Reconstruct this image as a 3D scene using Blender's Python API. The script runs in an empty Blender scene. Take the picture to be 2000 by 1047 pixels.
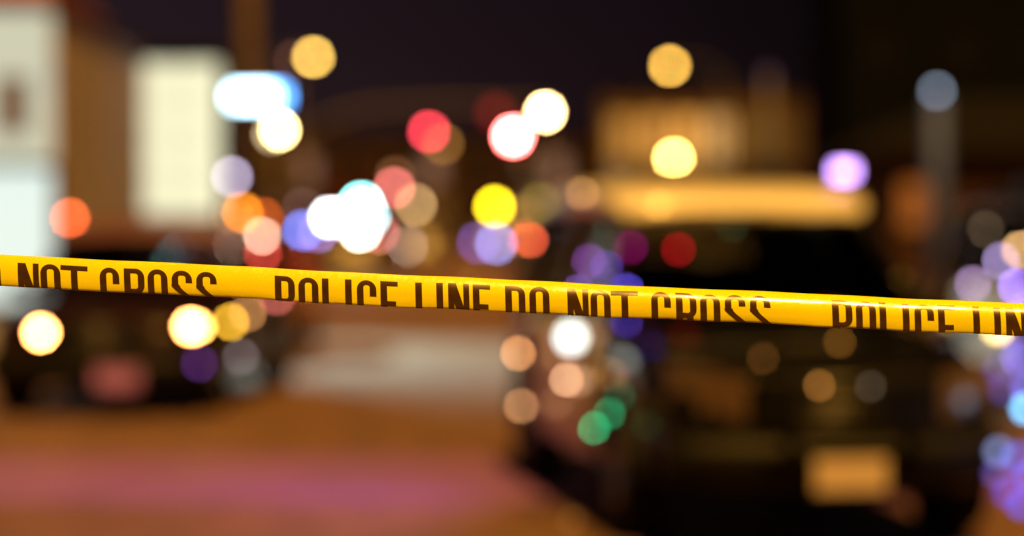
import bpy, bmesh, math, random
from mathutils import Vector, Matrix
random.seed(7)
SC = bpy.context.scene
COL = SC.collection
R = math.radians

# ------------------------------------------------------------------ camera
CAM_H, FPX, HORIZON = 1.70, 2000 * 85 / 36.0, 425.0
PITCH = math.atan((523.5 - HORIZON) / FPX)
cd = bpy.data.cameras.new('camera')
cam = bpy.data.objects.new('camera', cd); COL.objects.link(cam)
cam.location = (0, 0, CAM_H); cam.rotation_euler = (math.pi / 2 - PITCH, 0, 0)
cd.lens = 85; cd.sensor_width = 36; cd.clip_start = 0.1; cd.clip_end = 2000
cd.dof.use_dof = True; cd.dof.focus_distance = 3.15; cd.dof.aperture_fstop = 1.47
cd.dof.aperture_blades = 0
SC.camera = cam

# ------------------------------------------------------------------ world, light, exposure
w = bpy.data.worlds.new('World'); SC.world = w; w.use_nodes = True
nt = w.node_tree; nt.nodes.clear()
def wn(t): return nt.nodes.new(t)
out = wn('ShaderNodeOutputWorld'); bg = wn('ShaderNodeBackground')
tc = wn('ShaderNodeTexCoord'); sep = wn('ShaderNodeSeparateXYZ')
ramp = wn('ShaderNodeValToRGB')                      # town glow fading upwards into night
ramp.color_ramp.elements[0].position = 0.0; ramp.color_ramp.elements[0].color = (0.027, 0.013, 0.015, 1)
ramp.color_ramp.elements[1].position = 0.55; ramp.color_ramp.elements[1].color = (0.003, 0.004, 0.010, 1)
e = ramp.color_ramp.elements.new(0.14); e.color = (0.010, 0.0065, 0.0105, 1)
nz = wn('ShaderNodeTexNoise'); nz.inputs['Scale'].default_value = 2.2; nz.inputs['Detail'].default_value = 3
mr = wn('ShaderNodeMapRange'); mr.inputs['To Min'].default_value = 0.55; mr.inputs['To Max'].default_value = 1.3
mrx = wn('ShaderNodeMapRange'); mrx.inputs['From Min'].default_value = -0.22; mrx.inputs['From Max'].default_value = 0.20
mrx.inputs['To Min'].default_value = 1.35; mrx.inputs['To Max'].default_value = 0.05     # glow of the town centre off to the left
mul = wn('ShaderNodeMath'); mul.operation = 'MULTIPLY'
L = nt.links.new
L(tc.outputs['Generated'], sep.inputs[0]); L(sep.outputs['Z'], ramp.inputs[0])
L(tc.outputs['Generated'], nz.inputs['Vector']); L(nz.outputs['Fac'], mr.inputs['Value'])
L(sep.outputs['X'], mrx.inputs['Value']); L(mr.outputs[0], mul.inputs[0]); L(mrx.outputs[0], mul.inputs[1])
L(ramp.outputs[0], bg.inputs['Color']); L(mul.outputs[0], bg.inputs['Strength']); L(bg.outputs[0], out.inputs[0])

sl = bpy.data.lights.new('sun', 'SUN'); sl.energy = 6.2; sl.color = (1.0, 0.47, 0.07); sl.angle = R(2.0)
sun = bpy.data.objects.new('sun', sl); COL.objects.link(sun)
SUN_EL, SUN_AZ = 60.0, 14.0                          # from behind the camera, a little to the right
sv = Vector((math.sin(R(SUN_AZ)) * math.cos(R(SUN_EL)), -math.cos(R(SUN_AZ)) * math.cos(R(SUN_EL)), math.sin(R(SUN_EL))))
sun.rotation_euler = sv.to_track_quat('Z', 'Y').to_euler()

SC.view_settings.view_transform = 'Standard'; SC.view_settings.look = 'None'
SC.view_settings.exposure = 0; SC.view_settings.gamma = 1
SC.view_settings.use_curve_mapping = False
SC.render.engine = 'CYCLES'
cy = SC.cycles
cy.use_adaptive_sampling = False; cy.use_denoising = True; cy.denoiser = 'OPENIMAGEDENOISE'
cy.max_bounces = 5; cy.diffuse_bounces = 2; cy.glossy_bounces = 3; cy.transparent_max_bounces = 12
cy.sample_clamp_indirect = 3; cy.caustics_reflective = False; cy.caustics_refractive = False

# ------------------------------------------------------------------ helpers
def at(px, py, Y):
    """point of the place that stands Y metres down the street and shows at px, py"""
    a, b = (px - 1000) / FPX, (523.5 - py) / FPX
    d = Vector((a, math.cos(PITCH) + b * math.sin(PITCH), -math.sin(PITCH) + b * math.cos(PITCH)))
    return Vector((0, 0, CAM_H)) + d * (Y / d.y)

def blur_px(Y): return 86.0 * (1 - 3.15 / Y)

_m = {}
def mat(name, color, rough=0.5, metal=0.0, noise=0.25, scale=6.0, coat=0.0, bump=0.0, spec=None):
    if name in _m: return _m[name]
    m = bpy.data.materials.new(name); m.use_nodes = True; n = m.node_tree
    p = n.nodes['Principled BSDF']; p.inputs['Roughness'].default_value = rough; p.inputs['Metallic'].default_value = metal
    p.inputs['Specular IOR Level'].default_value = spec if spec is not None else (0.08 if rough >= .85 else 0.5)
    p.inputs['Coat Weight'].default_value = coat; p.inputs['Coat Roughness'].default_value = 0.08
    t = n.nodes.new('ShaderNodeTexNoise'); t.inputs['Scale'].default_value = scale; t.inputs['Detail'].default_value = 6
    o = n.nodes.new('ShaderNodeTexCoord'); n.links.new(o.outputs['Object'], t.inputs['Vector'])
    r = n.nodes.new('ShaderNodeValToRGB')
    lo = [c * (1 - noise) for c in color]; hi = [min(1, c * (1 + noise)) for c in color]
    r.color_ramp.elements[0].position = 0.3; r.color_ramp.elements[1].position = 0.7
    r.color_ramp.elements[0].color = (*lo, 1); r.color_ramp.elements[1].color = (*hi, 1)
    n.links.new(t.outputs['Fac'], r.inputs[0]); n.links.new(r.outputs[0], p.inputs['Base Color'])
    if bump:
        b = n.nodes.new('ShaderNodeBump'); b.inputs['Strength'].default_value = bump; b.inputs['Distance'].default_value = 0.01
        n.links.new(t.outputs['Fac'], b.inputs['Height']); n.links.new(b.outputs[0], p.inputs['Normal'])
    _m[name] = m; return m

def emis(color, strength):
    key = 'glow_%.2f_%.2f_%.2f_%.2f' % (*color, strength)
    if key in _m: return _m[key]
    m = bpy.data.materials.new('lit_lens'); m.use_nodes = True; p = m.node_tree.nodes['Principled BSDF']
    p.inputs['Base Color'].default_value = (0.06, 0.06, 0.06, 1); p.inputs['Roughness'].default_value = 0.3
    p.inputs['Emission Color'].default_value = (*color, 1); p.inputs['Emission Strength'].default_value = strength
    _m[key] = m; return m

def glass(name, tint=(0.5, 0.55, 0.55)):
    if name in _m: return _m[name]
    m = bpy.data.materials.new(name); m.use_nodes = True; n = m.node_tree; n.nodes.clear()
    o = n.nodes.new('ShaderNodeOutputMaterial'); mx = n.nodes.new('ShaderNodeMixShader')
    t = n.nodes.new('ShaderNodeBsdfTransparent'); t.inputs[0].default_value = (*tint, 1)
    g = n.nodes.new('ShaderNodeBsdfGlossy'); g.inputs['Roughness'].default_value = 0.04
    f = n.nodes.new('ShaderNodeFresnel'); f.inputs['IOR'].default_value = 1.5
    n.links.new(f.outputs[0], mx.inputs[0]); n.links.new(t.outputs[0], mx.inputs[1]); n.links.new(g.outputs[0], mx.inputs[2])
    n.links.new(mx.outputs[0], o.inputs[0]); _m[name] = m; return m

def obj(name, me, m=None, parent=None, loc=None, smooth=False):
    if m is not None and not me.materials: me.materials.append(m)
    if smooth:
        for p in me.polygons: p.use_smooth = True
    o = bpy.data.objects.new(name, me); COL.objects.link(o)
    if parent is not None: o.parent = parent
    if loc is not None: o.location = loc
    return o

def tag(o, label, cat, group=None):
    o['label'] = label; o['category'] = cat
    if group: o['group'] = group
    return o

def thing(name, label, cat, loc=(0, 0, 0), rz=0, group=None):
    o = bpy.data.objects.new(name, None); COL.objects.link(o); o.location = loc; o.rotation_euler = (0, 0, rz)
    return tag(o, label, cat, group)

def struct(o):
    o['kind'] = 'structure'; return o

def mesh(verts, faces, name='mesh'):
    me = bpy.data.meshes.new(name); me.from_pydata([tuple(v) for v in verts], [], faces); me.update(); return me

class B:
    """collects simple shapes for ONE mesh"""
    def __init__(s): s.v = []; s.f = []
    def add(s, vs, fs):
        k = len(s.v); s.v += [tuple(v) for v in vs]; s.f += [tuple(i + k for i in f) for f in fs]; return s
    def box(s, x0, x1, y0, y1, z0, z1):
        vs = [(x, y, z) for z in (z0, z1) for y in (y0, y1) for x in (x0, x1)]
        return s.add(vs, [(0, 2, 3, 1), (4, 5, 7, 6), (0, 1, 5, 4), (2, 6, 7, 3), (0, 4, 6, 2), (1, 3, 7, 5)])
    def tube(s, pts, r, n=8):
        pts = [Vector(p) for p in pts]; rs = r if isinstance(r, (list, tuple)) else [r] * len(pts)
        rings = []
        for i, p in enumerate(pts):
            d = (pts[min(i + 1, len(pts) - 1)] - pts[max(i - 1, 0)]).normalized()
            a = d.cross(Vector((0, 0, 1)) if abs(d.z) < 0.9 else Vector((1, 0, 0))).normalized(); b = d.cross(a)
            rings.append([p + (a * math.cos(2 * math.pi * k / n) + b * math.sin(2 * math.pi * k / n)) * rs[i] for k in range(n)])
        vs = [v for q in rings for v in q]; fs = []
        for i in range(len(pts) - 1):
            for k in range(n):
                fs.append((i * n + k, i * n + (k + 1) % n, (i + 1) * n + (k + 1) % n, (i + 1) * n + k))
        fs.append(tuple(range(n))[::-1]); fs.append(tuple((len(pts) - 1) * n + k for k in range(n)))
        return s.add(vs, fs)
    def lathe(s, prof, c, axis='z', n=20):
        """prof: (radius, height) pairs turned round an axis through c"""
        vs = []
        for r, h in prof:
            for k in range(n):
                a = 2 * math.pi * k / n; u, v = r * math.cos(a), r * math.sin(a)
                q = {'z': (u, v, h), 'y': (u, h, v), 'x': (h, u, v)}[axis]
                vs.append((c[0] + q[0], c[1] + q[1], c[2] + q[2]))
        fs = []
        for i in range(len(prof) - 1):
            for k in range(n):
                fs.append((i * n + k, i * n + (k + 1) % n, (i + 1) * n + (k + 1) % n, (i + 1) * n + k))
        return s.add(vs, fs)
    def ball(s, c, rx, ry, rz, n=14, m=8):
        vs = []
        for i in range(m + 1):
            t = math.pi * i / m
            for k in range(n):
                a = 2 * math.pi * k / n
                vs.append((c[0] + rx * math.sin(t) * math.cos(a), c[1] + ry * math.sin(t) * math.sin(a), c[2] + rz * math.cos(t)))
        fs = [(i * n + k, i * n + (k + 1) % n, (i + 1) * n + (k + 1) % n, (i + 1) * n + k) for i in range(m) for k in range(n)]
        return s.add(vs, fs)
    def loft(s, rings, closed=True, caps=True):
        n = len(rings[0]); vs = [v for q in rings for v in q]; fs = []
        for i in range(len(rings) - 1):
            for k in range(n if closed else n - 1):
                fs.append((i * n + k, i * n + (k + 1) % n, (i + 1) * n + (k + 1) % n, (i + 1) * n + k))
        if caps: fs.append(tuple(range(n))[::-1]); fs.append(tuple((len(rings) - 1) * n + k for k in range(n)))
        return s.add(vs, fs)
    def build(s, name, m=None, parent=None, smooth=False, bevel=0.0, loc=None):
        me = mesh(s.v, s.f, name)
        bm = bmesh.new(); bm.from_mesh(me)
        bmesh.ops.remove_doubles(bm, verts=bm.verts, dist=1e-5)
        bmesh.ops.recalc_face_normals(bm, faces=bm.faces); bm.to_mesh(me); bm.free()
        o = obj(name, me, m, parent, loc, smooth)
        if bevel:
            b = o.modifiers.new('bevel', 'BEVEL'); b.width = bevel; b.segments = 2; b.limit_method = 'ANGLE'
        return o

def box(name, x0, x1, y0, y1, z0, z1, m, parent=None, bevel=0.0):
    return B().box(x0, x1, y0, y1, z0, z1).build(name, m, parent, bevel=bevel)

# lamp lens: radius chosen by eye, brightness by how bright its disc of blur is in the photograph
def lens(name, p, target, Y, d_px=14, parent=None, size=None, cover=1.0, origin=Vector((0, 0, 0)), flat=0.55):
    r = (d_px / 2) / FPX * Y if size is None else size
    d = 2 * r * FPX / Y
    k = (blur_px(Y) / d) ** 2 / cover
    mx = max(target); c = tuple(t / mx for t in target)
    q = Vector(p) - origin
    return B().ball(q, r, r * flat, r).build(name, emis(c, mx * k), parent, smooth=True)

M = dict(
    asphalt=mat('asphalt', (0.125, 0.067, 0.04), 0.75, noise=0.35, scale=3.0, bump=0.4),
    pavement=mat('pavement', (0.28, 0.26, 0.24), 0.8, scale=2.0, bump=0.3),
    kerb=mat('kerb_concrete', (0.33, 0.31, 0.28), 0.8),
    ground=mat('ground', (0.08, 0.07, 0.06), 0.9, scale=0.5),
    whiteline=mat('road_paint', (0.62, 0.6, 0.56), 0.6, noise=0.3, scale=9),
    black=mat('black_paint', (0.005, 0.005, 0.006), 0.12, coat=0.05, noise=0.1, spec=.2),
    white=mat('white_paint', (0.84, 0.82, 0.80), 0.35, coat=0.6, noise=0.03),
    darkred=mat('maroon_paint', (0.10, 0.012, 0.014), 0.22, coat=1.0, noise=0.1),
    red=mat('red_paint', (0.42, 0.03, 0.03), 0.25, coat=0.8, noise=0.08),
    silver=mat('silver_paint', (0.35, 0.35, 0.37), 0.3, metal=0.5, noise=0.05),
    rubber=mat('rubber', (0.015, 0.015, 0.015), 0.85),
    plastic=mat('black_plastic', (0.008, 0.008, 0.008), 0.5, spec=.12),
    chrome=mat('chrome', (0.6, 0.6, 0.6), 0.28, metal=1.0, noise=0.05),
    alloy=mat('alloy', (0.32, 0.32, 0.33), 0.35, metal=1.0, noise=0.1),
    plate=mat('plate_white', (0.56, 0.47, 0.44), 0.5, noise=0.04),
    platedark=mat('plate_ink', (0.03, 0.04, 0.12), 0.5),
    upholstery=mat('upholstery', (0.02, 0.02, 0.022), 0.9),
    steel=mat('galvanised_steel', (0.10, 0.08, 0.075), 0.55, metal=0.3, noise=0.25, scale=3),
    concrete=mat('concrete', (0.35, 0.33, 0.30), 0.85, bump=0.2),
    brown=mat('brown_stucco', (0.62, 0.21, 0.12), 0.9, noise=0.3, scale=0.8, bump=0.3),
    cream=mat('cream_stucco', (0.5, 0.46, 0.38), 0.9, noise=0.12, scale=1.2),
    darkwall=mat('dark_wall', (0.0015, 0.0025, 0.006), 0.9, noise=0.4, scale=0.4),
    tan=mat('tan_stone', (0.12, 0.075, 0.04), 0.9, noise=0.25, scale=0.6),
    roofing=mat('roofing', (0.007, 0.006, 0.007), 0.9),
    darkframe=mat('window_frame', (0.008, 0.008, 0.008), 0.6, spec=.15),
    darkglass=mat('dark_pane', (0.01, 0.01, 0.012), 0.08, noise=0.1),
    glass=glass('car_glass', (.38, .40, .42)),
    plumpost=mat('plum_post', (.08, .07, .12), .6), greypost=mat('grey_post', (.05, .09, .42), .6, metal=.2),
    darkmaroon=mat('dull_maroon', (0.05, .012, .014), .6, spec=.1),
    lensoff=mat('lamp_off', (0.16, 0.11, 0.09), 0.15, metal=0.6),
)

# ------------------------------------------------------------------ ground and road
o = struct(box('ground', -350, 350, -60, 600, -0.40, -0.16, M['ground']))
road = struct(B().add([(-6.2, -20, 0), (6.4, -20, 0), (6.4, 300, 0), (-6.2, 300, 0)], [(0, 1, 2, 3)]).build('road', M['asphalt']))
struct(B().add([(-60, 118, -.004), (60, 118, -.004), (60, 129, -.004), (-60, 129, -.004)], [(0, 1, 2, 3)]).build('cross_street', M['asphalt']))
for x0, x1, nm in ((-30, -6.35, 'pavement'), (6.55, 40, 'pavement')):
    struct(box(nm, x0, x1, -20, 116, -0.15, 0.13, M['pavement']))
for x0, x1 in ((-6.348, -6.2), (6.4, 6.548)):
    k = struct(box('kerb', x0, x1, -20, 116, -0.14, 0.125, M['kerb'], bevel=0.02))
# broad crossing strip, the flashers' pink light put into its colour
mcross = mat('pink_light_tint', (0.20, 0.09, 0.32), 0.6, noise=0.15, scale=1.5)
struct(B().add([(-6.2, 14.35, .004), (6.4, 14.35, .004), (6.4, 17.2, .004), (-6.2, 17.2, .004)], [(0, 1, 2, 3)]).build('pink_lit_crossing', mcross))
ln = B()
for i in range(8):
    y = 56 + i * 7.5; ln.add([(-1.05, y, .004), (-0.93, y, .004), (-0.93, y + 3, .004), (-1.05, y + 3, .004)], [(0, 1, 2, 3)])
struct(ln.build('lane_marking', M['whiteline']))

# ------------------------------------------------------------------ vehicles
def wheels(root, L, hw, r, wid, ys, m_rim, detail=True):
    for y in ys:
        for sx in (-1, 1):
            x = sx * (hw - wid / 2)
            wh = B().lathe([(r * .62, -wid / 2), (r * .95, -wid / 2), (r, -wid / 2 + .03), (r, wid / 2 - .03), (r * .95, wid / 2), (r * .62, wid / 2)], (0, 0, 0), 'x', 24)
            t = wh.build('wheel', M['rubber'], root, smooth=True, loc=(x, y, r))
            b = B().lathe([(0.001, sx * wid * .28), (r * .18, sx * wid * .42), (r * .2, sx * wid * .3), (r * .55, sx * wid * .30), (r * .63, sx * wid * .46)], (0, 0, 0), 'x', 24)
            if detail:
                for k in range(5):
                    a = 2 * math.pi * k / 5
                    b.tube([(sx * wid * .40, r * .15 * math.cos(a), r * .15 * math.sin(a)), (sx * wid * .42, r * .6 * math.cos(a), r * .6 * math.sin(a))], .028, 6)
            b.build('rim', m_rim, t, smooth=True)

def arc_ring(x0, x1, y, z, r0, r1, n=12):
    b = B(); rings = []
    for k in range(n + 1):
        a = math.pi * k / n
        c, s_ = math.cos(a), math.sin(a)
        rings.append([(x0, y + r0 * c, z + r0 * s_), (x1, y + r0 * c, z + r0 * s_), (x1, y + r1 * c, z + r1 * s_), (x0, y + r1 * c, z + r1 * s_)])
    b.loft(rings); return b

def suv(label, cat, loc, rz, paint, roofpaint, doorpaint, group=None, name='parked_car', detail=True, tall=1.0, near=False):
    """an SUV; local x across, local y from the front bumper backwards, z up"""
    T = thing(name, label, cat, loc, rz, group)
    hw = 0.97
    st = [(0.0, .66, .40, .80), (0.05, .80, .33, .93), (.22, .90, .27, 1.0), (.6, .95, .25, 1.06), (1.1, hw, .25, 1.10), (1.55, hw, .25, 1.14),
          (2.6, hw, .25, 1.15), (4.3, hw, .27, 1.15), (4.78, .94, .31, 1.14), (4.96, .86, .40, 1.04)]
    rings = []
    for y, w_, zl, zt in st:
        half = [(0, zl), (w_ - .14, zl), (w_ - .03, zl + .09), (w_, (zl + zt) / 2), (w_ - .015, zt - .16), (w_ - .07, zt - .04), (w_ * .72, zt + .0), (w_ * .4, zt + .02), (0, zt + .03)]
        ring = [(x, y, z) for x, z in half] + [(-x, y, z) for x, z in half[1:-1]][::-1]
        rings.append(ring)
    body = B().loft(rings).build('body', paint, T, smooth=True)
    sb = body.modifiers.new('sub', 'SUBSURF'); sb.levels = sb.render_levels = 1
    # cabin: pillars, panes and roof
    zb, zr = 1.13, 1.75
    Wb, Wr = .88, .70
    fb, fr_, rb, rr = 1.42, 2.12, 4.88, 4.55
    def P(t, y, sx): # point up the side of the cabin, t 0..1
        return Vector((sx * (Wb + (Wr - Wb) * t), y, zb + (zr - zb) * t))
    for sx in (-1, 1):
        for yb, yt, rad in ((fb, fr_, .045), (2.72, 2.78, .05), (3.75, 3.75, .055), (rb, rr, .06)):
            B().tube([P(0, yb, sx), P(.5, (yb + yt) / 2, sx) + Vector((sx * .012, 0, 0)), P(1, yt, sx)], rad, 6).build('pillar', paint, T, smooth=True)
        for a, b_ in (((fb + .12, fr_ + .02), (2.68, 2.74)), ((2.78, 2.84), (3.70, 3.70)), ((3.81, 3.81), (rb - .1, rr - .06))):
            vs = [P(0.02, a[0], sx), P(0.02, b_[0], sx), P(.97, b_[1], sx), P(.97, a[1], sx)]
            th = Vector((sx * -.008, 0, 0)); vs += [v + th for v in vs]
            B().add(vs, [(0, 1, 2, 3), (4, 7, 6, 5), (0, 4, 5, 1), (1, 5, 6, 2), (2, 6, 7, 3), (3, 7, 4, 0)]).build('side_window', glass('side_glass', (.72, .74, .74)), T)
    for (yb, yt, nm) in ((fb, fr_, 'windscreen'), (rb, rr, 'rear_window')):
        g = B(); n = 8; rg = []
        s_ = -1 if nm == 'windscreen' else 1
        for j in range(5):
            t = j / 4; row = []
            for i in range(n + 1):
                u = -1 + 2 * i / n
                row.append((u * (Wb + (Wr - Wb) * t - .02), yb + (yt - yb) * t + s_ * .10 * (1 - u * u), zb + (zr - zb) * t))
            rg.append(row)
        g.loft(rg, closed=False, caps=False).build(nm, M['glass'], T, smooth=True)
    # roof: rises from the windscreen header, then runs back
    n = 10; top = []; bot = []
    for y, z, wf in ((2.02, 1.745, .97), (2.06, 1.80, 1.04), (2.25, 1.86, 1.08), (2.7, 1.90, 1.07), (3.4, 1.915, 1.07), (4.1, 1.89, 1.04), (4.62, 1.84, .99), (4.72, 1.80, .96)):
        top.append([((-1 + 2 * i / n) * Wr * wf * 1.02, y - (.08 * (1 - (-1 + 2 * i / n) ** 2) if y < 2.3 else 0), z - .025 * abs(-1 + 2 * i / n) ** 8) for i in range(n + 1)])
        bot.append([(x, y2, min(z2 - .03, 1.74 if y > 2.2 else 1.73)) for x, y2, z2 in top[-1]])
    B().loft([a + b_[::-1] for a, b_ in zip(top, bot)]).build('roof', roofpaint, T, smooth=True)
    # doors, handles, arches
    for sx in (-1, 1):
        for y0, y1 in ((1.72, 2.72), (2.76, 3.70)):
            prof = [(.34, -.052), (.42, -.014), (.70, .008), (1.00, -.008), (1.09, -.05)]
            outer = [[(sx * (hw + dx), y, z) for z, dx in prof] + [(sx * (hw + dx - .03), y, z) for z, dx in prof[::-1]] for y in (y0, y1)]
            d = B().loft(outer).build('door', doorpaint, T)
            B().tube([(sx * (hw + .03), y1 - .22, .93), (sx * (hw + .03), y1 - .06, .93)], .014, 6).build('handle', M['plastic'], d)
        for y in (.93, 3.98):
            arc_ring(sx * (hw - .10), sx * (hw + .012), y, .38, .37, .45).build('wheel_arch', M['plastic'], T)
        m = B().box(sx * (hw - .02), sx * (hw + .06), 1.78, 1.86, 1.10, 1.14).build('mirror', M['plastic'], T)
        B().ball((sx * (hw + .13), 1.80, 1.20), .13, .07, .095).build('mirror_shell', paint, m, smooth=True)
    wheels(T, 5, hw + .012, .38, .25, (.93, 3.98), M['alloy'], detail)
    # front end
    gr = box('grille', -.46, .46, -.035, .06, .66, .92, M['plastic'], T, bevel=.02)
    for k in range(5):
        B().tube([(-.44, -.045, .69 + k * .05), (0, -.06, .69 + k * .05), (.44, -.045, .69 + k * .05)], .013, 6).build('slat', mat('dark_chrome', (.10, .10, .10), .4, metal=1.0), gr, smooth=True)
    B().loft([[(x, y, z) for (y, z) in ((.04 + .22 * abs(x) ** 3, .36), (-.06 + .22 * abs(x) ** 3, .40), (-.09 + .22 * abs(x) ** 3, .50), (-.07 + .22 * abs(x) ** 3, .60), (.05 + .22 * abs(x) ** 3, .63))] for x in (-.9, -.75, -.5, -.2, .2, .5, .75, .9)]).build('bumper', M['plastic'], T, smooth=True)
    if detail:
        box('seat', -.62, -.12, 2.5, 3.1, .6, 1.45, M['upholstery'], T, bevel=.06)
        box('seat', .12, .62, 2.5, 3.1, .6, 1.45, M['upholstery'], T, bevel=.06)
        box('rear_bench', -.66, .66, 3.55, 4.2, .6, 1.40, M['upholstery'], T, bevel=.06)
        box('dashboard', -.78, .78, 1.65, 2.0, .9, 1.16, M['upholstery'], T, bevel=.03)
        box('rear_bumper', -.84, .84, 4.90, 5.03, .42, .62, M['plastic'], T, bevel=.02)
        for sx in (-1, 1):
            box('tail_light', sx * .78 - .10, sx * .78 + .10, 4.86, 4.99, .82, 1.10, mat('tail_lens', (.25, .01, .01), .2), T, bevel=.02)
    return T

def in_local(T, p):
    c, s_ = math.cos(-T.rotation_euler.z), math.sin(-T.rotation_euler.z)
    d = Vector(p) - T.location
    return Vector(((d.x * c - d.y * s_) / T.scale.x, (d.x * s_ + d.y * c) / T.scale.y, d.z / T.scale.z))

def car_lamp(T, name, px, py, Y, target, d_px=12, housing=True, flat=0.5):
    """a lit lamp, or a glowing ball standing in for a reflection, fixed to vehicle T"""
    p = in_local(T, at(px, py, Y))
    r = (d_px / 2) / FPX * Y
    par = T
    if housing:
        par = B().lathe([(0.001, r * 1.2), (r * 1.0, r * 1.1), (r * 1.35, r * .1), (r * 1.35, -.25 * r), (r * 1.0, -.25 * r), (r * .95, .2 * r)], p, 'y', 16).build(name, M['plastic'], T, smooth=True)
        nm = 'lens'
    else: nm = name
    mx = max(target); k = (blur_px(Y) / d_px) ** 2
    return B().ball(p, r, r * flat, r).build(nm, emis(tuple(t / mx for t in target), mx * k), par, smooth=True)

def plate(T, x, y, z, w_=.305, h=.155, m=None):
    p = box('number_plate', x - w_ / 2, x + w_ / 2, y - .012, y, z - h / 2, z + h / 2, m or M['plate'], T, bevel=.004)
    return p

# --- the police SUV on the right
YAW = R(9)
pos = at(1650, 940, 12.0)
PS = suv('black police SUV parked facing the tape, its white roof glowing orange', 'police car',
         (pos.x, 12.0, 0), YAW, M['black'], M['white'], M['white'], name='police_car', near=True)
plate(PS, 0, -.10, .43, .37, .165)
# push bumper
pb = B()
for sx in (-1, 1): pb.tube([(sx * .30, -.02, .42), (sx * .30, -.16, .46), (sx * .30, -.17, .92), (sx * .28, -.10, .98)], .022, 8)
for z in (.66, .84): pb.tube([(-.42, -.17, z), (.42, -.17, z)], .018, 8)
pb.build('push_bar', M['plastic'], PS, smooth=True)
for sx in (-1, 1):
    h = B().loft([[(sx * .50, .00, .70), (sx * .50, .00, .90), (sx * .50, .12, .93), (sx * .50, .12, .68)],
                  [(sx * .72, .04, .72), (sx * .72, .04, .93), (sx * .72, .20, .96), (sx * .72, .20, .70)],
                  [(sx * .86, .20, .78), (sx * .86, .20, .95), (sx * .86, .36, .97), (sx * .86, .36, .76)]]).build('headlight', M['lensoff'], PS, smooth=False)
# light bar on the roof
lb = box('light_bar', -.58, .58, 2.75, 3.02, 1.94, 1.97, M['plastic'], PS, bevel=.01)
for i in range(8):
    x = -.525 + i * .15
    md = box('light_module', x - .068, x + .068, 2.74, 3.03, 1.972, 2.035, mat('smoked_lens', (.03, .012, .02), .12) if i % 2 else mat('smoked_blue_lens', (.012, .014, .05), .12), lb, bevel=.012)
# the one violet lamp burning on the bar
pv = in_local(PS, at(1655, 322, 14.75))
box('lit_module', pv.x - .062, pv.x + .062, 2.70, 2.739, 1.945, 2.02, emis((.60, .33, 1.0), 9.0), lb, bevel=.008)
vl = bpy.data.lights.new('flasher_beam', 'SPOT'); vl.energy = 180; vl.color = (1.0, .36, .95); vl.spot_size = R(150); vl.spot_blend = 1.0; vl.shadow_soft_size = .10
vlo = bpy.data.objects.new('flasher_beam', vl); COL.objects.link(vlo); vlo.parent = PS; vlo.location = (-1.30, 1.72, 1.25)
vlo.rotation_euler = Vector((4.2, -1.6, .9)).to_track_quat('Z', 'Y').to_euler()
# A-pillar spotlights
def spotlight(px, py, Y, target, r=.055, sx=-1):
    p = in_local(PS, at(px, py, Y))
    s_ = B().lathe([(0.001, .11), (r * .8, .09), (r * 1.15, .03), (r * 1.18, -.01), (r, -.012)], p, 'y', 20)
    s_.tube([p + Vector((0, .05, -.02)), (sx * .90, 1.62, 1.15)], .012, 6)
    s_ = s_.build('spotlight', M['chrome'], PS, smooth=True)
    mx = max(target); dpx = 2 * r * FPX / Y
    B().ball(p, r, .02, r, 20).build('lens', emis(tuple(t / mx for t in target), mx * (blur_px(Y) / dpx) ** 2), s_, smooth=True)
spotlight(1115, 659, 13.3, (1.7, 1.9, 1.8), .055)
spotlight(1948, 640, 13.7, (2.2, 1.5, .5), .040, 1)
for a in ((1012, 690, 15.2, (.62, .26, .09)), (1018, 793, 15.2, (.36, .17, .07)), (1106, 742, 14.0, (.62, .33, .18))):  # added glowing balls standing in for amber reflections on the body side
    car_lamp(PS, 'side_marker_or_glint', *a, d_px=11)
for a in ((1160, 836, 12.6, (.003, .28, .10)), (1190, 808, 12.6, (.003, .16, .06)), (1215, 775, 12.6, (.008, .27, .12))):  # green reflections on the fender, added as small glowing balls
    car_lamp(PS, 'green_glint', *a, d_px=10)
for a in ((1225, 567, 13.2, (.06, .04, .42)), (1223, 628, 12.9, (.03, .015, .16)), (1130, 570, 14.2, (.13, .06, .30))):  # blue reflections on the bodywork, made as added glowing balls
    car_lamp(PS, 'blue_flasher_or_glint', *a, d_px=11)
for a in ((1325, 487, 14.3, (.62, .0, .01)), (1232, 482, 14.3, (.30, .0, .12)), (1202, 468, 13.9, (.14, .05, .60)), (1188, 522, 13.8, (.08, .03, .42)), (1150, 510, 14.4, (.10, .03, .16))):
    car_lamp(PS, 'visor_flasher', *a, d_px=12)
for a in ((2003, 798, 11.9, (.25, .75, 1.3)), (1950, 882, 11.9, (.12, .15, .30)), (1985, 892, 11.9, (.03, .06, .40)), (1968, 962, 11.9, (.01, .02, .30)), (1995, 985, 11.9, (.03, .05, .44)), (1996, 700, 12.2, (.17, .12, .66)), (1972, 650, 12.4, (.08, .05, .28)), (2004, 600, 12.4, (.20, .15, .66)), (2005, 760, 12.1, (.13, .11, .56)), (2010, 930, 11.9, (.04, .07, .52)), (1950, 720, 12.2, (.03, .02, .14)), (1960, 760, 12.1, (.04, .02, .14)), (1948, 925, 11.9, (.06, .04, .20))):  # added balls imitating the violet glow at the right; no lamps of this SUV
    car_lamp(PS, 'corner_glow', *a, d_px=24, housing=False)
car_lamp(PS, 'side_glow', 1036, 469, 16.1, (.72, .085, .035), d_px=12)  # the distant police car's red lamp, added again on this side
car_lamp(PS, 'side_glow', 1137, 378, 14.6, (.26, .13, .045), d_px=11)
car_lamp(PS, 'visor_flasher', 1430, 440, 14.3, (.02, .04, .015), d_px=12)
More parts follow.
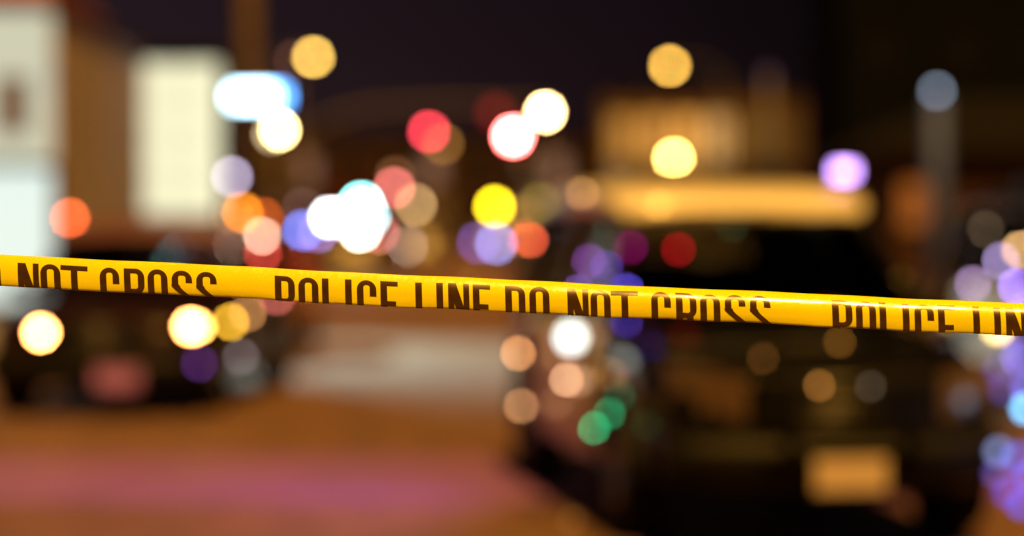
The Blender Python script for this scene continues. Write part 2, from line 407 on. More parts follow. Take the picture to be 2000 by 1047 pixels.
for a in ((1600, 753, 11.85, (.20, .08, .015)), (1700, 755, 11.85, (.035, .026, .018)), (1430, 832, 12.0, (.10, .04, .008)), (1490, 700, 12.1, (.06, .022, .004)), (1305, 722, 12.1, (.24, .09, .008)), (1117, 1015, 12.6, (.035, .015, .003)), (1640, 668, 12.1, (.10, .04, .005))):  # amber reflections across the front, imitated by added glowing balls
    car_lamp(PS, 'amber_glint', *a, d_px=11)

# --- the dark car on the left, headlights on
pos = at(228, 700, 21.5)
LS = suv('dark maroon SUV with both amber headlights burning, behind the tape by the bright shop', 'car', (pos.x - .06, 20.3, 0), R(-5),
         mat('dark_maroon', (.012, .004, .005), .4, coat=.1, noise=.1, spec=.2), mat('maroon_roof_sheen', (.16, .07, .09), .4, coat=.6, noise=.1), mat('dark_maroon', (0, 0, 0)), name='parked_suv')  # lighter, pinker roof tone paints in the light the roof reflects
LS.scale = (1, 1, .885)
plate(LS, in_local(LS, at(225, 722, 20.1)).x, -.10, .40, .38, .20, mat('pinkish_plate', (.42, .20, .6), .5))
for sx in (-1, 1):
    B().loft([[(sx * .52, .01, .60), (sx * .52, .01, .80), (sx * .52, .12, .80), (sx * .52, .12, .60)],
              [(sx * .86, .18, .64), (sx * .86, .18, .84), (sx * .86, .30, .84), (sx * .86, .30, .64)]]).build('headlight', M['lensoff'], LS)
car_lamp(LS, 'head_lamp', 80, 650, 20.2, (12, 4.6, 1.15), d_px=25, flat=.3)
car_lamp(LS, 'head_lamp', 373, 638, 20.2, (12, 4.6, 1.15), d_px=25, flat=.3)
car_lamp(LS, 'head_lamp', 387, 638, 20.25, (5, 2.4, .5), d_px=13, flat=.3)
car_lamp(LS, 'turn_signal', 450, 629, 20.5, (.95, .50, .03), d_px=13)
car_lamp(LS, 'side_marker_or_glint', 484, 611, 21.0, (.42, .19, .06), d_px=13)
car_lamp(LS, 'side_glow', 512, 461, 23.5, (.92, .56, .40), d_px=13)  # this and the next two: added stand-ins for lamps of vehicles behind
car_lamp(LS, 'side_glow', 513, 495, 23.5, (.55, .05, .035), d_px=13)
car_lamp(LS, 'side_glow', 541, 578, 23.4, (.45, .10, .08), d_px=15)
car_lamp(LS, 'fog_lamp', 471, 697, 20.6, (.09, .07, .075), d_px=13)
car_lamp(LS, 'fog_lamp', 390, 710, 20.3, (.05, .012, .09), d_px=13)

# --- red car behind it
pos = at(385, 560, 28)
RC = suv('red car mostly hidden behind the dark maroon SUV, near the middle of the street', 'car', (pos.x, 28, 0), R(-3), M['red'], M['red'], M['red'], name='parked_car')
RC.scale = (.92, .92, .70)
plate(RC, 0, -.1, .45)
car_lamp(RC, 'marker_lamp', 548, 585, 27.8, (.50, .13, .10), d_px=15)
car_lamp(RC, 'marker_lamp', 545, 640, 27.8, (.10, .025, .02), d_px=22)

# --- police car at the right edge, washed in violet light
RP = suv('black and white police car at the right edge washed in violet light', 'police car', (5.35, 19.0, 0), R(3), M['black'], M['black'], M['white'], name='police_car')
plate(RP, 0, -.10, .47)
lb2 = box('light_bar', -.58, .58, 2.75, 3.02, 1.915, 1.955, M['plastic'], RP, bevel=.01)
for i in range(8):
    x = -.525 + i * .15
    box('light_module', x - .068, x + .068, 2.74, 3.03, 1.957, 2.03, _m['smoked_blue_lens'], lb2, bevel=.012)
for a in ((1900, 555, 19.4, (.26, .16, .32)), (1955, 510, 20.5, (.30, .22, .45)), (1992, 488, 20.5, (.75, .42, .16)), (1985, 560, 20.0, (.40, .22, 1.0)),
          (1925, 448, 20.5, (.05, .035, .02)), 
          (1990, 700, 19, (.25, .17, .75))):
    car_lamp(RP, 'flasher', *a, d_px=13)

# --- far vehicles
def far_car(label, px, Y, rz, paint, name='parked_car', ground_x=None):
    x = at(px, 500, Y).x
    return suv(label, 'car', (x, Y, 0), R(rz), paint, paint, paint, name=name, detail=False)
def truck(label, px, Y, paint, h, wd, lamps, name, cat, Ln=6.5, tint=None):
    x = at(px, 500, Y).x
    T = thing(name, label, cat, (x, Y, 0))
    hw = wd / 2
    B().loft([[(-hw + .06, 0, .5), (hw - .06, 0, .5), (hw - .06, 0.0, 1.25), (-hw + .06, 0.0, 1.25)], [(-hw, .2, .45), (hw, .2, .45), (hw, .2, 1.3), (-hw, .2, 1.3)],
              [(-hw, .9, .45), (hw, .9, .45), (hw, .9, 1.38), (-hw, .9, 1.38)]]).build('hood', paint, T, bevel=.04)
    B().loft([[(-hw, .9, .45), (hw, .9, .45), (hw, .9, 1.38), (-hw, .9, 1.38)], [(-hw, 1.5, .45), (hw, 1.5, .45), (hw - .12, 1.5, h * .82), (-hw + .12, 1.5, h * .82)],
              [(-hw, 2.3, .45), (hw, 2.3, .45), (hw - .12, 2.3, h * .84), (-hw + .12, 2.3, h * .84)]]).build('cab', paint, T, bevel=.04)
    vs = [(-hw + .12, .93, 1.42), (hw - .12, .93, 1.42), (hw - .2, 1.44, h * .80), (-hw + .2, 1.44, h * .80)]
    B().add([(a, b - .02, c + .012) for a, b, c in vs], [(0, 1, 2, 3)]).build('windscreen', M['darkglass'], T)
    box('cargo_box', -hw, hw, 2.32, Ln, .55, h, paint, T, bevel=.05)
    g = box('grille', -.5, .5, -.04, .02, .62, 1.0, M['plastic'], T, bevel=.02)
    for k in range(4): B().tube([(-.48, -.05, .68 + k * .09), (.48, -.05, .68 + k * .09)], .015, 6).build('slat', M['chrome'], g)
    box('bumper', -hw, hw, -.16, .02, .38, .56, M['chrome'], T, bevel=.03)
    wheels(T, Ln, hw + .01, .42, .28, (1.0, Ln - 1.3), M['alloy'], False)
    for nm, px_, py_, t, d in lamps: car_lamp(T, nm, px_, py_, Y - .15, t, d_px=d)
    return T
truck('emergency truck in the middle distance, its white and cyan lamps merging into one glare', 690, 66, M['darkmaroon'], 2.75, 2.3,
      [('head_lamp', 645, 425, (2.6, 2.7, 2.9), 17), ('flood_lamp', 706, 400, (1.3, 4.6, 4.4), 24), ('head_lamp', 703, 450, (3.2, 2.6, 2.2), 17), ('flood_lamp', 722, 424, (.5, 1.1, 1.1), 15), ('flood_lamp', 675, 423, (2, 2.2, 2.2), 15),
       ('blue_flasher_or_glint', 620, 452, (.30, .20, .62), 14), ('red_flasher', 770, 367, (.75, .16, .15), 14), ('roof_marker', 772, 345, (.10, .04, .015), 14), ('red_flasher', 740, 455, (.45, .12, .10), 14)],
      'emergency_truck', 'truck')
truck('delivery truck parked at the left kerb with orange marker lamps on top', 495, 43, M['darkmaroon'], 1.88, 1.45,
      [('roof_marker', 474, 415, (.95, .27, .01), 14), ('roof_marker', 514, 426, (.42, .07, .01), 14), ('blue_flasher_or_glint', 591, 450, (.16, .24, .90), 14), ('marker_lamp', 452, 418, (.11, .05, .01), 14),
       ('marker_lamp', 590, 405, (.06, .035, .03), 14), ('fog_lamp', 585, 490, (.16, .10, .02), 14)], 'delivery_truck', 'truck', Ln=5.0)
truck('van in the street just right of the emergency truck with tan roof lamp', 815, 82, mat('van_paint', (.12, .09, .09), .5), 2.3, 1.9,
      [('roof_marker', 812, 400, (.44, .27, .11), 14), ('head_lamp', 791, 480, (.40, .31, .29), 15), ('fog_lamp', 735, 480, (.10, .09, .07), 15), ('roof_marker', 780, 425, (.06, .03, .025), 15)], 'delivery_van', 'van')
pc = far_car('distant police car in mid street showing one blue and one red flasher', 1003, 84, 0, M['white'], 'police_car')
pc['category'] = 'police car'
for nm, px_, py_, t in (('blue_flasher_or_glint', 969, 476, (.20, .24, .62)), ('red_flasher', 1037, 470, (1.2, .15, .06)), ('purple_flasher', 934, 474, (.10, .05, .22)), ('fog_lamp', 1035, 510, (.12, .085, .06))):
    car_lamp(pc, nm, px_, py_, 83.9, t, d_px=14)

# ------------------------------------------------------------------ street lamps, signals, posts
def street_lamp(label, px, py, Y, target, side, group=None, pole_m=None, d_px=14):
    p = at(px, py, Y); fx = p.x + side * 2.2
    T = thing('street_lamp', label, 'street lamp', (fx, Y, 0.13), 0, group)
    O = T.location; q = p - O
    B().tube([(0, 0, 0), (0, 0, .5), (0, 0, q.z - .4)], [.12, .09, .06], 10).build('pole', M['steel'], T, smooth=True)
    B().lathe([(.2, 0), (.2, .12), (.13, .3)], (0, 0, 0), 'z', 12).build('base', M['steel'], T)
    B().tube([(0, 0, q.z - .45), (q.x * .35, 0, q.z + .02), (q.x * .8, 0, q.z + .14), (q.x, 0, q.z + .14)], .04, 8).build('arm', M['steel'], T, smooth=True)
    B().ball((q.x, 0, q.z + .12), .32, .16, .10).build('lamp_head', M['steel'], T, smooth=True)
    lens('lens', p, target, Y, d_px, T, origin=O, flat=1.0)
    return T
street_lamp('cobra-head street lamp glowing amber, the left one of the two high amber lamps', 612, 110, 98, (1.3, .78, .15), -1)
street_lamp('cobra-head street lamp glowing amber above the tan building, right one of the two high lamps', 1308, 127, 100, (1.25, .68, .11), 1)
def post_lamp(label, px, py, Y, target, d_px=14, base_z=0.13, m='steel', r=.05, dx=0):
    p = at(px, py, Y); T = thing('post_lamp', label, 'post lamp', (p.x, Y, base_z)); O = T.location; q = p - O
    rl = d_px / 2 / FPX * Y
    B().tube([(0, 0, 0), (0, 0, q.z - rl * .9)], [r * 1.5, r], 10).build('post', M[m], T, smooth=True)
    B().lathe([(r, -.1), (rl * .8, -.02), (rl * .9, .0)], (0, 0, q.z - rl * .9), 'z', 14).build('collar', M['steel'], T)
    B().lathe([(0.001, rl * 1.5), (rl * 1.3, rl * 1.0), (rl * 1.3, rl * .9), (0.001, rl * .95)], (0, 0, q.z), 'z', 14).build('cap', M['steel'], T)
    lens('globe', p, target, Y, d_px, T, origin=O, flat=1.0)
    return T
post_lamp('white-hot post lamp just below the blue-white sign', 546, 254, 74, (3.2, 2.4, .9), 15)
post_lamp('faint warm post lamp close beside the white-hot one', 532, 262, 80, (.35, .27, .15), 14)
post_lamp('dim lavender globe lamp right of the tall cream light box', 453, 345, 52, (.42, .35, .50), 14)
post_lamp('orange-red warning lamp on a post in front of the bright shop corner', 137, 426, 31, (1.0, .14, .035), 13)
post_lamp('bright yellow beacon on a post in mid street', 966, 403, 88, (1.5, 1.1, .015), 15, base_z=0)
post_lamp('dim olive lamp on a post right of the yellow beacon', 1055, 397, 92, (.13, .10, .02), 18, base_z=0)
post_lamp('white-yellow lamp low over the police SUV roof before the tan building', 1316, 310, 78, (3.0, 2.0, .45), 15, base_z=0)
post_lamp('cold grey lamp on a pale post at the right', 1830, 178, 40, (.095, .12, .16), 14, m='greypost', r=.14)
post_lamp('dim purple-grey post standing above the SUV light bar', 1500, 150, 60, (.006, .003, .006), 14, m='plumpost', r=.13)
post_lamp('dim warm lamp left of the high amber street lamp', 575, 118, 96, (.05, .02, .012), 14)

# signal mast with curved arm
mp = at(585, 480, 90)
MA = thing('signal_mast', 'curved signal mast arm reaching over the street from the left pavement', 'traffic signal mast', (mp.x, 90, .13))
O = MA.location
B().tube([(0, 0, 0), (0, 0, 4.9)], [.16, .12], 10).build('pole', M['steel'], MA, smooth=True)
arm_pts = [at(585, 268, 90), at(640, 235, 90), at(720, 212, 90), at(850, 205, 90), at(1000, 204, 90), at(1080, 204, 90)]
B().tube([p - O for p in arm_pts], [.14, .13, .11, .09, .07, .06], 8).build('arm', M['steel'], MA, smooth=True)
def signal(label, px, py, lit, target, arm_y=204, Y=89.7, d_px=14, extra=None):
    p = at(px, py, Y); rl = d_px / 2 / FPX * Y; off = {'red': 0, 'amber': 1, 'green': 2}[lit]
    T = thing('traffic_signal', label, 'traffic light', (p.x, Y, p.z - .68 * 1)); O = T.location
    zt = p.z - O.z + off * .33
    box('housing', -.17, .17, .02, .26, zt - .66 - .2, zt + .2, M['plastic'], T, bevel=.03)
    box('hanger', -.03, .03, .1, .2, zt + .2, at(px, arm_y, Y).z - O.z, M['steel'], T)
    for k, cn in enumerate(('red', 'amber', 'green')):
        z = zt - k * .33
        B().lathe([(.14, -.16), (.145, -.16), (.145, .02), (.14, .02)], (0, 0, z), 'y', 16).build('visor', M['plastic'], T)
        if cn == lit: lens('lens', (p.x, Y, p.z), target, Y, d_px, T, origin=O, flat=.2)
        else: B().ball((0, 0, z), .12, .02, .12).build('lens', mat('off_' + cn, {'red': (.08, .005, .005), 'amber': (.1, .05, 0), 'green': (0, .05, .03)}[cn], .3), T, smooth=True)
    if extra: lens('lens', at(*extra[:2], Y), extra[2], Y, d_px, T, origin=O, flat=.2)
    return T
signal('traffic light showing pinkish red, the left one under the mast arm', 838, 257, 'red', (1.0, .055, .09))
signal('traffic light burning white-hot with red rim, hanging under the end of the mast arm', 1002, 266, 'red', (12, 1.7, 1.6), d_px=21)
signal('added faint red glow imitating the halo, above left of the white-hot red one', 968, 222, 'red', (.085, .002, .004), Y=108, arm_y=205, d_px=26)  # added signal head, its red disc imitating the lens halo
signal('added faint red glow imitating the halo, just below the white-hot red one', 1004, 292, 'red', (.10, .001, .003), Y=112, arm_y=205, d_px=26)  # second added head for the same halo
post_lamp('added faint brown lamp on a post behind the pinkish red traffic light, imitating a reflection on it', 865, 281, 93, (.17, .075, .015), 14, base_z=0)  # added post lamp, its disc standing in for a dim amber reflection on the signal
T = post_lamp('white-hot lamp up right of the red traffic light', 1065, 219, 91.5, (4.5, 3.0, 1.2), 15, base_z=0)

# utility pole with the blue-white sign
up = at(483, 300, 45)
UP = thing('utility_pole', 'tall brown utility pole carrying the blue-white sign', 'utility pole', (up.x, 45.3, .13))
B().tube([(0, 0, 0), (0, 0, 8.5)], [.20, .15], 12).build('pole', mat('wood_pole', (.12, .085, .05), .9, noise=.3, scale=2), UP, smooth=True)
B().box(-1.1, 1.1, -.06, .06, 7.6, 7.75).build('crossarm', _m['wood_pole'], UP)
for x in (-.9, -.3, .3, .9): B().lathe([(.03, 0), (.06, .05), (.03, .1), (.05, .15), (.001, .2)], (x, 0, 7.75), 'z', 10).build('insulator', M['darkframe'], UP)
a, b_ = at(452, 175, 45), at(556, 202, 45)
SG = thing('illuminated_sign', 'glaring blue-white illuminated box sign mounted on the utility pole', 'illuminated sign', ((a.x + b_.x) / 2, 45, (a.z + b_.z) / 2))
hx, hz = (b_.x - a.x) / 2, (a.z - b_.z) / 2
box('sign_box', -hx - .03, hx + .03, .0, .12, -hz - .03, hz + .03, M['darkframe'], SG, bevel=.01)
box('sign_face', -hx, hx * .55, -.02, -.001, -hz, hz, emis((.5, .8, 1.0), 16.0), SG)
box('sign_face', hx * .56, hx, -.02, -.001, -hz, hz, emis((.10, .38, 1.0), 12.0), SG)

# ------------------------------------------------------------------ buildings
def window(parent, x0, x1, y, z0, z1, pane_m, cols=1, rows=1, fr=.07):
    f = B(); f.box(x0 - fr, x1 + fr, y - .06, y + .02, z0 - fr, z0); f.box(x0 - fr, x1 + fr, y - .06, y + .02, z1, z1 + fr)
    f.box(x0 - fr, x0, y - .06, y + .02, z0, z1); f.box(x1, x1 + fr, y - .06, y + .02, z0, z1)
    w_ = f.build('window', M['darkframe'], parent)
    for i in range(cols):
        for j in range(rows):
            dx, dz = (x1 - x0) / cols, (z1 - z0) / rows
            box('pane', x0 + i * dx + .02, x0 + (i + 1) * dx - .02, y - .03, y - .01, z0 + j * dz + .02, z0 + (j + 1) * dz - .02, pane_m, w_)
    return w_
# bright shop at the left
c = at(101, 400, 36)
SH = thing('shop', 'bright shop front with cream backlit fascia and white lit display windows at the left edge', 'shop', (c.x, 36, .13))
ztop = at(0, 6, 36).z - .13; zmid = at(0, 330, 36).z - .13
box('wall', -7, -.0, .25, 9, 0, ztop - .1, M['cream'], SH)
box('roof', -7.1, .05, .2, 9.1, ztop - .1, ztop + .02, M['roofing'], SH)
for i in range(4):
    x1 = -.04 - i * 1.72
    box('fascia_panel', x1 - 1.68, x1, .0, .24, zmid + .12, ztop - .12, emis((.93, .97, .74), .60), SH)
e0 = at(25, 205, 36); ex = e0.x - c.x
box('emblem', ex - .23, ex + .23, -.05, -.002, e0.z - .13 - .42, e0.z - .13 + .42, mat('grey_emblem', (.13, .13, .3), .6), SH)
for i in range(4):
    x1 = -.02 - i * 1.72
    window(SH, x1 - 1.55, x1 - .0, .22, .25, zmid + .02, emis((.84, 1.0, .93), .92), 2 if i else 1, 1)
FL = thing('fill_light', 'small added white floodlight on an arm at the roof corner of the bright shop', 'fill_light', (c.x + .25, 35.6, .13 + ztop + .15))  # added lamp, put in only to whiten the road
B().tube([(0, .35, -.1), (0, .1, .05), (0, 0, 0)], .025, 8).build('bracket', M['steel'], FL)
B().lathe([(.001, .14), (.09, .12), (.15, -.02), (.14, -.03)], (0, 0, 0), 'y', 16).build('housing', M['darkframe'], FL)
fl = bpy.data.lights.new('fill_light_beam', 'SPOT'); fl.energy = 13000; fl.color = (.60, 1.0, .92); fl.spot_size = R(57); fl.spot_blend = .9; fl.shadow_soft_size = .12
flo = bpy.data.objects.new('fill_light_beam', fl); COL.objects.link(flo); flo.parent = FL; flo.location = (0, -.22, 0)
flo.rotation_euler = (Vector(FL.location) - Vector((-1.4, 30.5, 0))).to_track_quat('Z', 'Y').to_euler()
# brown side building
p0, p1 = at(122, 400, 36.8), at(268, 400, 56)
BW = thing('low_building', 'low brown stucco building receding behind the bright shop', 'building', (p0.x, 37, .13), math.atan2(p1.x - p0.x, -(19.2)) )
BW.rotation_euler = (0, 0, -math.atan2(p1.x - p0.x, 19.0))
hh = 4.95
box('wall', -8, 0, 8.2, 19, 0, hh, M['brown'], BW)
box('wall', -8, 0, 0, 8.15, 0, hh - .01, M['brown'], BW)
box('parapet', -8.1, .08, -.05, 19.1, hh + .002, hh + .22, M['brown'], BW)
for i, y in enumerate((2.2, 6.0, 10.5, 15.0)):
    f = box('window', .004, .06, y, y + 1.5, 1.0, 2.6, M['darkframe'], BW)
    box('pane', .062, .075, y + .08, y + 1.42, 1.08, 2.52, M['darkglass'], f)
# building with the tall cream light box
c = at(345, 400, 54)
CB = thing('light_box', 'tall cream lit light box standing beyond the dark maroon SUV', 'light box', (c.x, 54, .13))
x0, x1 = at(262, 0, 54).x - c.x, at(428, 0, 54).x - c.x
zt, zb_ = at(0, 122, 54).z - .13, at(0, 420, 54).z - .13
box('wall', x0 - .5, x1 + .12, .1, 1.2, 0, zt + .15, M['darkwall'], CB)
box('roof', x0 - .6, x1 + .2, .0, 1.3, zt + .152, zt + .25, M['roofing'], CB)
w_ = window(CB, x0, x1, .08, zb_, zt, emis((1.0, .98, .66), 1.0), 2, 4, .06)

# dark blocks closing the street, and the amber-lit tan building
def block(label, x0, x1, Y, z, m, dep=12, rows=0, cols=0, pane=None, name='building', ww=1.2, wh=1.6, z0=1.0):
    T = thing(name, label, 'building', ((x0 + x1) / 2, Y, 0)); hwid = (x1 - x0) / 2
    box('wall', -hwid, hwid, 0, dep, 0, z, m, T)
    box('parapet', -hwid - .15, hwid + .15, -.15, dep + .15, z, z + .35, M['roofing'], T)
    for r in range(rows):
        for c_ in range(cols):
            cx = -hwid + (c_ + .5) * 2 * hwid / cols; zz = z0 + r * (z - z0) / rows
            pm = pane(r, c_) if callable(pane) else M['darkglass']
            window(T, cx - ww / 2, cx + ww / 2, -.0, zz, zz + wh, pm, 2, 2)
    return T
AM = lambda r, c_: emis((1.0, .43, .08), (.5, .7, .95, .55, .08, .03)[c_]) if (r + c_) % 4 or c_ > 3 else emis((1.0, .55, .18), .7)
tb = block('tan building with amber lit windows and pilasters beyond the police SUV roof', at(1185, 0, 132).x, at(1560, 0, 132).x, 132, at(0, 192, 132).z, M['tan'], rows=2, cols=6, pane=AM, ww=1.35, wh=2.6, z0=1.2)
for i in range(7):
    hw_ = (at(1560, 0, 132).x - at(1185, 0, 132).x) / 2
    x = -hw_ + i * 2 * hw_ / 6
    box('pilaster', x - .22, x + .22, -.22, -.002, 0, at(0, 192, 132).z - .02, M['tan'], tb)
DG = None
block('long low dark building closing the street behind the mast arm', -14, at(1180, 0, 134).x, 134, at(0, 270, 134).z, mat('plum_wall', (.045, .025, .03), .9, scale=.3), rows=2, cols=11, pane=lambda r, c_: M['darkglass'] if (r * 5 + c_ * 3) % 4 else emis((1.0, .5, .35), .25), ww=1.0, wh=1.6)
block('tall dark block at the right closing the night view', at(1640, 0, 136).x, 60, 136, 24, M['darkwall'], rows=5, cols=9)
# house at right with an orange lit door canopy
rb_ = thing('corner_house', 'dark corner house at the right with a glowing orange window', 'house', (at(1735, 0, 48).x, 48, .13))
box('wall', 0, 9, 0, 9, 0, 2.9, mat('rust_wall', (.045, .022, .018), .9, noise=.3, scale=.7), rb_)
B().add([(-.4, -.4, 2.9), (9.4, -.4, 2.9), (9.4, 9.4, 2.9), (-.4, 9.4, 2.9), (2.2, 4.5, 4.2), (6.8, 4.5, 4.2)], [(0, 1, 5, 4), (1, 2, 5), (2, 3, 4, 5), (3, 0, 4), (0, 3, 2, 1)]).build('roof', M['roofing'], rb_)
window(rb_, .25, .95, -.01, 1.35, 2.3, emis((1.0, .22, .03), .34), 2, 2)
window(rb_, 2.5, 3.8, -.01, 1.0, 2.2, M['darkglass'], 2, 2)
box('door', 4.8, 5.7, -.05, -.002, 0, 2.1, M['darkframe'], rb_)

# ------------------------------------------------------------------ the tape
PXM = FPX / 3.15
def tape_line(px, py):
    """where the tape's top edge runs: a shallow diagonal, the right end slightly nearer"""
    Y = 3.178 - 0.056 * px / 2000.0
    return at(px, py, Y)
def top_y(px): return 496.5 + 96.0 * px / 2000.0 + 2.5 * (1 - ((px - 1000) / 1000.0) ** 2) + .7 * math.sin(px / 88.0) + .4 * math.sin(px / 31.0 + 1) if -900 < px < 2900 else 496.5 + 96.0 * px / 2000.0
A0, A1 = tape_line(0, 0), tape_line(2000, 0)
FR0, FR1 = .0405, .0445
def prof(px):
    """cross-section (toward viewer, down) as a list of points by arc length; curls round and folds back at the bottom"""
    t = max(0.0, min(1.0, (px - 300) / 1100.0)); t = t * t * (3 - 2 * t)
    wob = 2.6 * math.sin(px / 173.0) + 1.8 * math.sin(px / 71.0 + 1.3) + 1.5 * math.sin(px / 33.0 + .4) + .9 * math.sin(px / 15.0 + 2 * math.sin(px / 90.0))
    a0 = R(25 + 33 * t + wob)
    pts = [(0.0, 0.0)]; y = z = 0.0; N = 76; ds = 0.001
    front = FR0 + (FR1 - FR0) * t
    for i in range(N):
        s = i * ds
        if s < front:
            q = s / front
            if q < .64:
                th = a0 * (1 - q / .64) + R(4) * (q / .64)
            else:
                th = R(4) - R(16 + wob) * ((q - .64) / .36) ** 1.6
        elif s < front + .007:
            th = R(-26) - R(150) * ((s - front) / .007)
        else:
            th = R(-176) - R(4) * math.sin((s - front) * 60)
        y += math.sin(th) * ds; z += math.cos(th) * ds
        pts.append((y, z))
    return pts
_pc = {}
def tape_pt(px, s, off=0.0):
    k = round(px * 2) / 2
    if k not in _pc: _pc[k] = prof(k)
    pts = _pc[k]
    i = max(0, min(len(pts) - 2, int(s / .001))); f = s / .001 - i
    y = pts[i][0] * (1 - f) + pts[i + 1][0] * f; z = pts[i][1] * (1 - f) + pts[i + 1][1] * f
    dy, dz = pts[i + 1][0] - pts[i][0], pts[i + 1][1] - pts[i][1]; l = math.hypot(dy, dz)
    ny, nz_ = dz / l, -dy / l                         # outward normal (toward viewer, down)
    y += ny * off; z += nz_ * off
    base = tape_line(px, top_y(px))
    # the highest printed point sits on the measured edge
    return Vector((base.x, base.y - y, base.z - z))
mt = bpy.data.materials.new('yellow_film'); mt.use_nodes = True; n = mt.node_tree; p = n.nodes['Principled BSDF']
p.inputs['Base Color'].default_value = (0.97, 0.97, 0.006, 1); p.inputs['Roughness'].default_value = 0.2
p.inputs['Coat Weight'].default_value = 1.0; p.inputs['Coat Roughness'].default_value = .13
tn = n.nodes.new('ShaderNodeTexNoise'); tn.inputs['Scale'].default_value = 60; tn.inputs['Detail'].default_value = 5
to = n.nodes.new('ShaderNodeTexCoord'); bp = n.nodes.new('ShaderNodeBump'); bp.inputs['Strength'].default_value = .19; bp.inputs['Distance'].default_value = .003
mp_ = n.nodes.new('ShaderNodeMapping'); mp_.inputs['Scale'].default_value = (.35, 1, 1)
t2 = n.nodes.new('ShaderNodeTexNoise'); t2.inputs['Scale'].default_value = 220; t2.inputs['Detail'].default_value = 8
r2 = n.nodes.new('ShaderNodeMapRange'); r2.inputs['From Min'].default_value = .35; r2.inputs['From Max'].default_value = .7; r2.inputs['To Min'].default_value = .12; r2.inputs['To Max'].default_value = .38
n.links.new(to.outputs['Object'], t2.inputs['Vector']); n.links.new(t2.outputs['Fac'], r2.inputs['Value']); n.links.new(r2.outputs[0], p.inputs['Roughness'])
n.links.new(to.outputs['Object'], mp_.inputs[0]); n.links.new(mp_.outputs[0], tn.inputs['Vector']); n.links.new(tn.outputs['Fac'], bp.inputs['Height']); n.links.new(bp.outputs[0], p.inputs['Normal'])
ink = bpy.data.materials.new('dark_ink'); ink.use_nodes = True; n = ink.node_tree; p = n.nodes['Principled BSDF']
p.inputs['Roughness'].default_value = .3; p.inputs['Coat Weight'].default_value = .8; p.inputs['Coat Roughness'].default_value = .1
tn = n.nodes.new('ShaderNodeTexNoise'); tn.inputs['Scale'].default_value = 140; tn.inputs['Detail'].default_value = 6
rp = n.nodes.new('ShaderNodeValToRGB'); rp.color_ramp.elements[0].color = (.040, .020, .006, 1); rp.color_ramp.elements[1].color = (.075, .034, .008, 1)
to = n.nodes.new('ShaderNodeTexCoord'); n.links.new(to.outputs['Object'], tn.inputs['Vector']); n.links.new(tn.outputs['Fac'], rp.inputs[0]); n.links.new(rp.outputs[0], p.inputs['Base Color'])

TP = thing('barricade_tape', 'yellow barricade tape stretched across the view, printed POLICE LINE DO NOT CROSS', 'police tape', tuple(tape_line(1000, top_y(1000))))
O = TP.location
nu, ns = 620, 76
vs = []; X0, X1 = -1900.0, 3900.0
for i in range(nu + 1):
    px = X0 + (X1 - X0) * i / nu
    for j in range(ns + 1): vs.append(tape_pt(px, j * .001 * .9999) - O)
fs = [(i * (ns + 1) + j, i * (ns + 1) + j + 1, (i + 1) * (ns + 1) + j + 1, (i + 1) * (ns + 1) + j) for i in range(nu) for j in range(ns)]
obj('tape_strip', mesh(vs, fs, 'tape_strip'), mt, TP, smooth=True)

# lettering, drawn as inked shapes that follow the film (units: photograph pixels at the tape, y down from cap line)
H, SW, HB = 86.0, 13.0, 10.0
def rr(x, y, x0, y0, x1, y1, r):
    if x < x0 or x > x1 or y < y0 or y > y1: return False
    cx = min(max(x, x0 + r), x1 - r); cy_ = min(max(y, y0 + r), y1 - r)
    return ((x - cx) ** 2 + (y - cy_) ** 2) <= r * r + 1e-9 if (x < x0 + r or x > x1 - r) and (y < y0 + r or y > y1 - r) else True
def ring(x, y, w_, y0=0, y1=H, r=19):
    return rr(x, y, 0, y0, w_, y1, r) and not rr(x, y, SW, y0 + HB, w_ - SW, y1 - HB, 4.5)
def bowl(x, y, w_, y0, y1, r=18):   # D-shaped: square on the left
    o_ = 0 <= x <= w_ and y0 <= y <= y1 and (x < w_ - r or rr(x, y, 0, y0, w_, y1, r))
    i_ = SW <= x <= w_ - SW and y0 + HB <= y <= y1 - HB and (x < w_ - SW - 5 or rr(x, y, 0, y0 + HB, w_ - SW, y1 - HB, 5))
    return o_ and not i_
def seg(x, y, pts, hwid):
    for (ax, ay), (bx, by) in zip(pts, pts[1:]):
        dx, dy = bx - ax, by - ay; l2 = dx * dx + dy * dy
        t = max(0, min(1, ((x - ax) * dx + (y - ay) * dy) / l2))
        if (x - ax - t * dx) ** 2 + (y - ay - t * dy) ** 2 <= hwid * hwid: return True
    return False
def S(x, y, w_=40):
    if ring(x, y, w_, 0, H):
        if y < 24 or (y < 34 and x < w_ / 2) or y > H - 24 or (y > H - 34 and x > w_ / 2): return True
    # spine
    if 28 <= y <= 60:
        t = (y - 28) / 32.0; t2 = t * t * (3 - 2 * t)
        return t2 * (w_ - SW) * 1.0 - 1 <= x <= t2 * (w_ - SW) + SW + 2
    return False
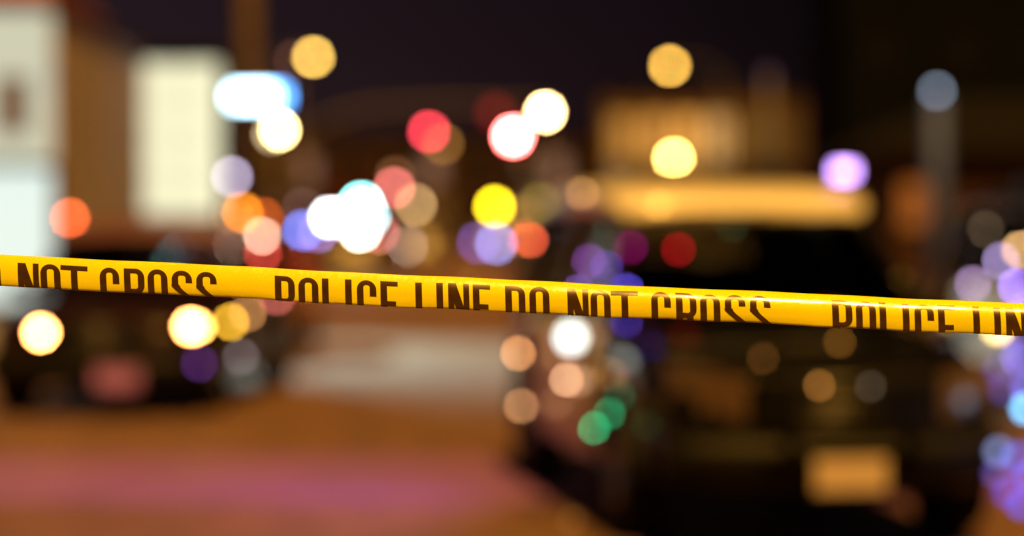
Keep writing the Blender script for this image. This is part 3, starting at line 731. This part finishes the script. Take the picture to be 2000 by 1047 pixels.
G = {
    'O': (39, lambda x, y: ring(x, y, 39)),
    'P': (39, lambda x, y: x <= SW and x >= 0 or bowl(x, y, 39, 0, 54)),
    'L': (33, lambda x, y: 0 <= x <= SW or (0 <= x <= 33 and y >= H - HB)),
    'I': (SW, lambda x, y: 0 <= x <= SW),
    'C': (38, lambda x, y: ring(x, y, 38) and not (x > 19 and 32 < y < H - 32)),
    'E': (34, lambda x, y: 0 <= x <= SW or (0 <= x <= 34 and (y <= HB or y >= H - HB)) or (0 <= x <= 30 and 39 <= y <= 39 + HB)),
    'N': (41, lambda x, y: 0 <= x <= SW - 1.5 or 41 - SW + 1.5 <= x <= 41 or (0 <= x <= 41 and abs(x - (7 + y / H * 27)) <= 8.3)),
    'D': (39, lambda x, y: 0 <= x <= SW or bowl(x, y, 39, 0, H)),
    'T': (53, lambda x, y: (0 <= x <= 53 and y <= HB) or 26.5 - SW / 2 <= x <= 26.5 + SW / 2),
    'R': (40, lambda x, y: 0 <= x <= SW or bowl(x, y, 40, 0, 50) or (44 <= y and 20 + (y - 44) * .12 <= x <= 20 + (y - 44) * .12 + SW)),
    'S': (40, S),
}
TXT = 'POLICELINEDONOTCROSS'
OFF = [0, 46, 92, 137, 160, 206, 274, 315, 338, 386, 449, 496, 570, 615, 655, 733, 781, 828, 876, 925]
runs = {}
for ch, (w_, fn) in G.items():
    rws = []
    for k in range(int(H * 2)):
        y = k * .5 + .25; sp = []; on = None; nx = int((w_ + 2) * 8)
        for i in range(-8, nx + 1):
            x = i / 8.0; v = fn(x, y)
            if v and on is None: on = x
            if not v and on is not None: sp.append((on, x)); on = None
        if on is not None: sp.append((on, w_))
        rws.append((k * .5, sp))
    runs[ch] = rws
S0 = .0103                                             # cap line below the top edge, metres of film
for rep in (-2, -1, 0, 1, 2):
    vs, fs = [], []
    P0 = 537 + rep * 1085.0 + (25 if rep == -1 else 0)
    scl = .980 if rep == -1 else 1.0
    for ch, of in zip(TXT, OFF):
        gx = P0 + of * scl
        lean = .03 if rep >= 0 else .05
        for y, sp in runs[ch]:
            for a, b_ in sp:
                s_a = S0 + y / PXM; s_b = s_a + .5 / PXM
                if s_b > .0755: continue
                k = len(vs); xa, xb = gx + a + lean * y, gx + b_ + lean * y
                nseg = max(1, int((xb - xa) / 8)); 
                for q in range(nseg):
                    u0, u1 = xa + (xb - xa) * q / nseg, xa + (xb - xa) * (q + 1) / nseg
                    k = len(vs)
                    vs += [tape_pt(u0, s_a, .00025) - O, tape_pt(u1, s_a, .00025) - O, tape_pt(u1, s_b, .00025) - O, tape_pt(u0, s_b, .00025) - O]
                    fs.append((k, k + 3, k + 2, k + 1))
    obj('lettering', mesh(vs, fs, 'lettering'), ink, TP, smooth=True)
